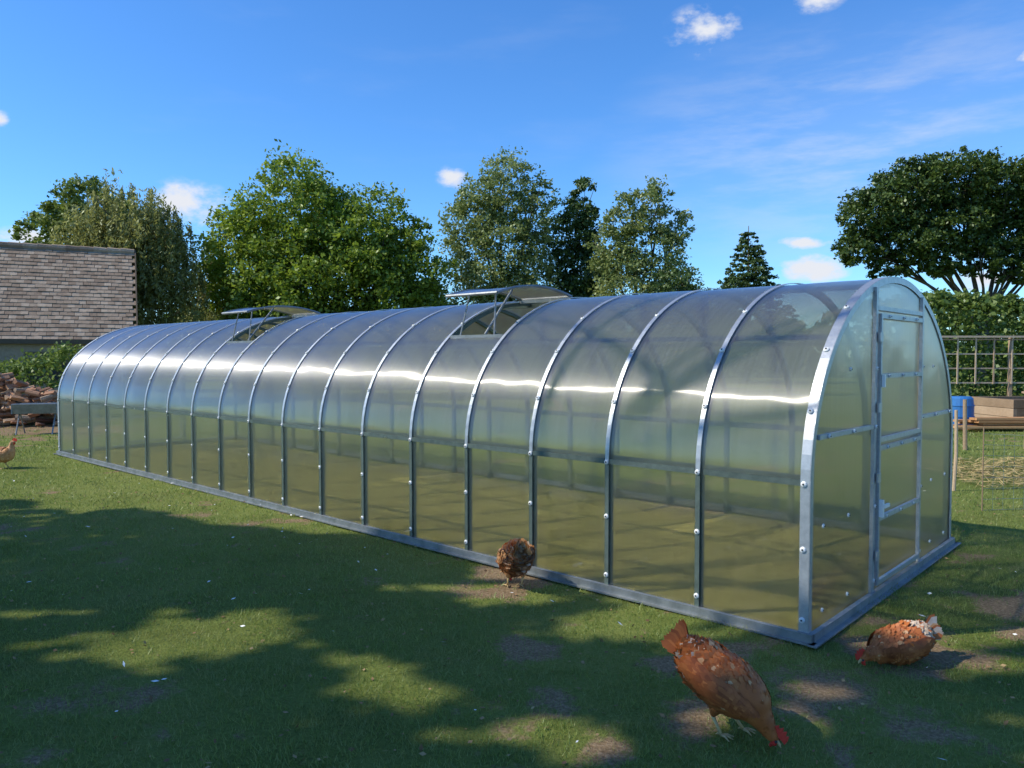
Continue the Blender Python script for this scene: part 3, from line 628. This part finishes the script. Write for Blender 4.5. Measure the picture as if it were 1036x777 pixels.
def hen(loc,heading,spine,legs,mats,tail_dir,scale=1.,fl=1.,pale=.12,tmix=(0,0,3,3)):
    e=empty('hen',loc,heading); e.scale=(scale,)*3
    S=cat(spine,5); S[:,3:]=np.maximum(S[:,3:],.004); n=len(S); M=20; pos=np.zeros((n,M,3)); nor=np.zeros((n,M,3)); tanv=np.zeros((n,3))
    for i in range(n):
        t=Vector(S[min(i+1,n-1),:3]-S[max(i-1,0),:3]).normalized(); side=t.cross(Vector((0,0,1)))
        if side.length<.2: side=Vector((0,-1,0))
        side.normalize(); up=side.cross(t).normalized(); tanv[i]=t
        for k in range(M):
            a=2*math.pi*k/M; d=side*math.cos(a)*S[i,3]+up*math.sin(a)*S[i,4]; pos[i,k]=np.array(S[i,:3])+np.array(d); nor[i,k]=np.array((side*math.cos(a)/S[i,3]+up*math.sin(a)/S[i,4]).normalized())
    b=MB(); vs=[tuple(p) for p in pos.reshape(-1,3)]; fs=[]
    for i in range(n-1):
        for k in range(M): k2=(k+1)%M; fs.append((i*M+k,i*M+k2,(i+1)*M+k2,(i+1)*M+k))
    fs.append(tuple(range(M))[::-1]); fs.append(tuple((n-1)*M+k for k in range(M))); b.add(vs,fs,0)
    b.obj('body',[mats[0]],e,True)
    K=7500; wgt=S[:,3]+.012; wgt/=wgt.sum(); ii=rng.choice(n,K,p=wgt); kf=rng.random(K)*M; kk=kf.astype(int)%M; k2=(kk+1)%M; kr=(kf-np.floor(kf))[:,None]; fr=rng.random(K)[:,None]
    i2=np.minimum(ii+1,n-1)
    P=(pos[ii,kk]*(1-kr)+pos[ii,k2]*kr)*(1-fr)+(pos[i2,kk]*(1-kr)+pos[i2,k2]*kr)*fr; Nn=unit(nor[ii,kk]*(1-kr)+nor[ii,k2]*kr); Tn=tanv[ii]
    u=ii/n
    ln=np.where(u<.25,.040,np.where(u<.62,.028,np.where(u<.85,.019,.009))); ln=ln*rng.uniform(.7,1.3,K)
    fluff=rng.uniform(.05,.30*fl,K)[:,None]
    d=unit(-Tn+Nn*fluff+rng.normal(size=(K,3))*.14*fl); sd=unit(np.cross(d,Nn)); P=P-Nn*.003
    wd=(ln*.6)[:,None]; ln=ln[:,None]
    q=np.stack([P-sd*wd*.4,P+d*ln*.7-sd*wd*.5+Nn*.002,P+d*ln,P+d*ln*.7+sd*wd*.5+Nn*.002,P+sd*wd*.4],1)
    mi=np.where(rng.random(K)<.05,1,0)
    mi=np.where((u<.22)&(rng.random(K)<pale),2,mi)
    npmesh('feathers',q,5,mats,e,mi)
    Wf=[]; wm=[]
    i_a=int(n*.60); i_b=int(n*.14)
    for s in(0,1):
        for lay in range(8):
            for k in range(22):
                f=k/21; i=int(i_a+(i_b-i_a)*(f*.72+lay*.02)); a=.46-.10*lay+rng.normal()*.02; kk_=a if s==0 else math.pi-a
                t=tanv[i]; c=S[i,:3]; tv=Vector(t); side=tv.cross(Vector((0,0,1))).normalized() if abs(tv.z)<.97 else Vector((0,-1,0)); up=side.cross(tv).normalized()
                dd=np.array(side*math.cos(kk_)*S[i,3]*1.07+up*math.sin(kk_)*S[i,4]*1.05); nn_=unit(dd[None])[0]; p=c+dd+nn_*.0015*(7-lay)
                d=unit((-t+nn_*.03+np.array(up)*.05+rng.normal(size=3)*.04)[None])[0]; sdv=unit(np.cross(d,nn_)[None])[0]; l=(.032+.045*f)*random.uniform(.9,1.1); wv=.010
                Wf.append(np.stack([p-sdv*wv*.6,p+d*l*.75-sdv*wv+nn_*.002,p+d*l,p+d*l*.75+sdv*wv+nn_*.002,p+sdv*wv*.6])); wm.append(3 if random.random()<.8 else 0)
    npmesh('wings',np.array(Wf),5,mats,e,np.array(wm))
    # tail: two leaves of feathers meeting in a ridge, like a tent
    Tf=[]; base=Vector(S[3,:3]); td=Vector(tail_dir).normalized(); sd=Vector((0,1,0)); upv=td.cross(sd).normalized(); 
    if upv.z<0: upv=-upv
    for s in(-1,1):
        for lay in range(2):
            for k in range(9):
                f=k/8; d=(td+sd*s*(.06+.30*f)+upv*(.22-.62*f)-upv*.1*lay).normalized(); l=(.125-.035*f-.02*lay)*random.uniform(.9,1.08)
                wv=(upv*.85+sd*s*-.5); wv=(wv-d*wv.dot(d)).normalized()*.017; p=base+sd*s*(.008+.03*f)-upv*.03*f
                Tf.append(np.array([p-wv*.5,p+d*l*.8-wv,p+d*l,p+d*l*.8+wv,p+wv*.5]))
    npmesh('tail',np.array(Tf),5,mats,e,np.array([random.choice(tmix) for _ in Tf]))
    h=Vector(S[-3,:3]); t=Vector(tanv[-3]); 
    tip=Vector(S[-1,:3]); side=t.cross(Vector((0,0,1)))
    if side.length<.2: side=Vector((0,-1,0))
    side.normalize(); up=side.cross(t).normalized()
    hd=MB(); hd.tube([tip-t*.006,tip+t*.012,tip+t*.026-up*.004],[.009,.0065,.0015],8,1)
    cp=[]; nC=9
    for sgn in(-1,1):
        for k in range(nC):
            f=k/(nC-1); p=h-t*.032+t*.062*f+up*(.018); cp.append(p+side*.003*sgn)
        for k in range(nC):
            f=k/(nC-1); p=h-t*.040+t*.068*f+up*(.038+.014*math.sin(f*math.pi)+(.012 if k%2 else -.002)); cp.append(p+side*.002*sgn)
    fs=[]
    for k in range(nC-1):
        fs.append((k,k+1,nC+k+1,nC+k)); o2=2*nC; fs.append((o2+k,o2+nC+k,o2+nC+k+1,o2+k+1)); fs.append((nC+k,nC+k+1,o2+nC+k+1,o2+nC+k))
    hd.add(cp,fs,0)
    for s in(-1,1):
        wv=tip-t*.004-up*.008+side*s*.005; hd.tube([wv,wv-up*.012,wv-up*.024,wv-up*.028],[.003,.007,.007,.002],8,0)
        ey=h+t*.004+side*s*.0175+up*.005; hd.tube([ey-side*s*.003,ey+side*s*.0015,ey+side*s*.003],[.006,.005,.001],8,2)
        hd.tube([h+side*s*.014+t*.002-up*.006,h+side*s*.0185+t*.002-up*.006],[.012,.007],8,0)
    hd.obj('head_details',[red,horn,dark],e)
    if legs:
        lg=MB()
        for hip,hock,foot in legs:
            hip,hock,foot=Vector(hip),Vector(hock),Vector(foot)
            lg.tube([hip,hip.lerp(hock,.6),hock],[.045,.028,.010],8,0)
            lg.tube([hock,hock.lerp(foot,.5),foot],[.008,.0065,.007],8,1)
            for a in(-.5,0,.5,math.pi):
                l=.05 if a<3 else .022; d=Vector((math.cos(a),math.sin(a),0))
                lg.tube([foot,foot+d*l*.5+Vector((0,0,.003)),foot+d*l-Vector((0,0,.004))],[.0055,.0045,.002],6,1)
        lg.obj('legs',[mats[0],horn],e,True)
    return e
peck=[(-.165,0,.305,.025,.02),(-.145,0,.285,.06,.052),(-.105,0,.25,.092,.085),(-.03,0,.21,.113,.105),(.05,0,.175,.112,.105),(.105,0,.14,.088,.082),(.135,0,.108,.058,.054),(.158,0,.08,.040,.040),(.175,0,.056,.029,.031),(.192,0,.036,.021,.021),(.203,0,.026,.009,.009)]
lgs=[((-.01,-.05,.15),(-.035,-.05,.075),(.0,-.05,.008)),((.0,.05,.15),(-.01,.05,.075),(.05,.05,.008))]
MR=[f_rust,f_tan,f_pale,f_wing]; MT=[f_tan,f_rust,f_pale,f_tan]
hen((.90,3.19,0),math.atan2(-.62,.78),peck,lgs,MR,(-.55,0,.85),1.05)
rest=[(-.19,0,.15,.02,.018),(-.17,0,.138,.05,.045),(-.12,0,.115,.082,.072),(-.04,0,.10,.105,.088),(.04,0,.092,.103,.083),(.10,0,.082,.074,.063),(.14,0,.075,.046,.045),(.17,0,.072,.032,.033),(.20,0,.066,.027,.029),(.222,0,.055,.019,.020),(.233,0,.049,.008,.009)]
hen((1.97,3.92,0),math.atan2(-.35,-.94),rest,None,MR,(-.8,0,.6),.95,1.6,.75,(2,2,0,1))
lgs2=[((-.01,-.05,.15),(-.03,-.05,.075),(.01,-.05,.008)),((.0,.05,.15),(-.02,.05,.075),(.02,.05,.008))]
hen((.02,5.22,0),math.atan2(.95,-.2),[(x*.9,y,z,a*.95,b) for x,y,z,a,b in peck],lgs2,MT,(-.6,0,.6),.98,1.8,.4,(0,0,1,2))
stand=[(-.19,0,.28,.02,.018),(-.17,0,.265,.05,.045),(-.12,0,.235,.08,.075),(-.03,0,.205,.10,.098),(.06,0,.205,.10,.10),(.11,0,.25,.07,.07),(.13,0,.305,.040,.042),(.14,0,.345,.029,.031),(.155,0,.372,.026,.027),(.175,0,.376,.018,.018),(.187,0,.374,.008,.009)]
hen((-7.12,10.75,0),math.atan2(-.1,.99),stand,lgs,MT,(-.7,0,.7),1.0)
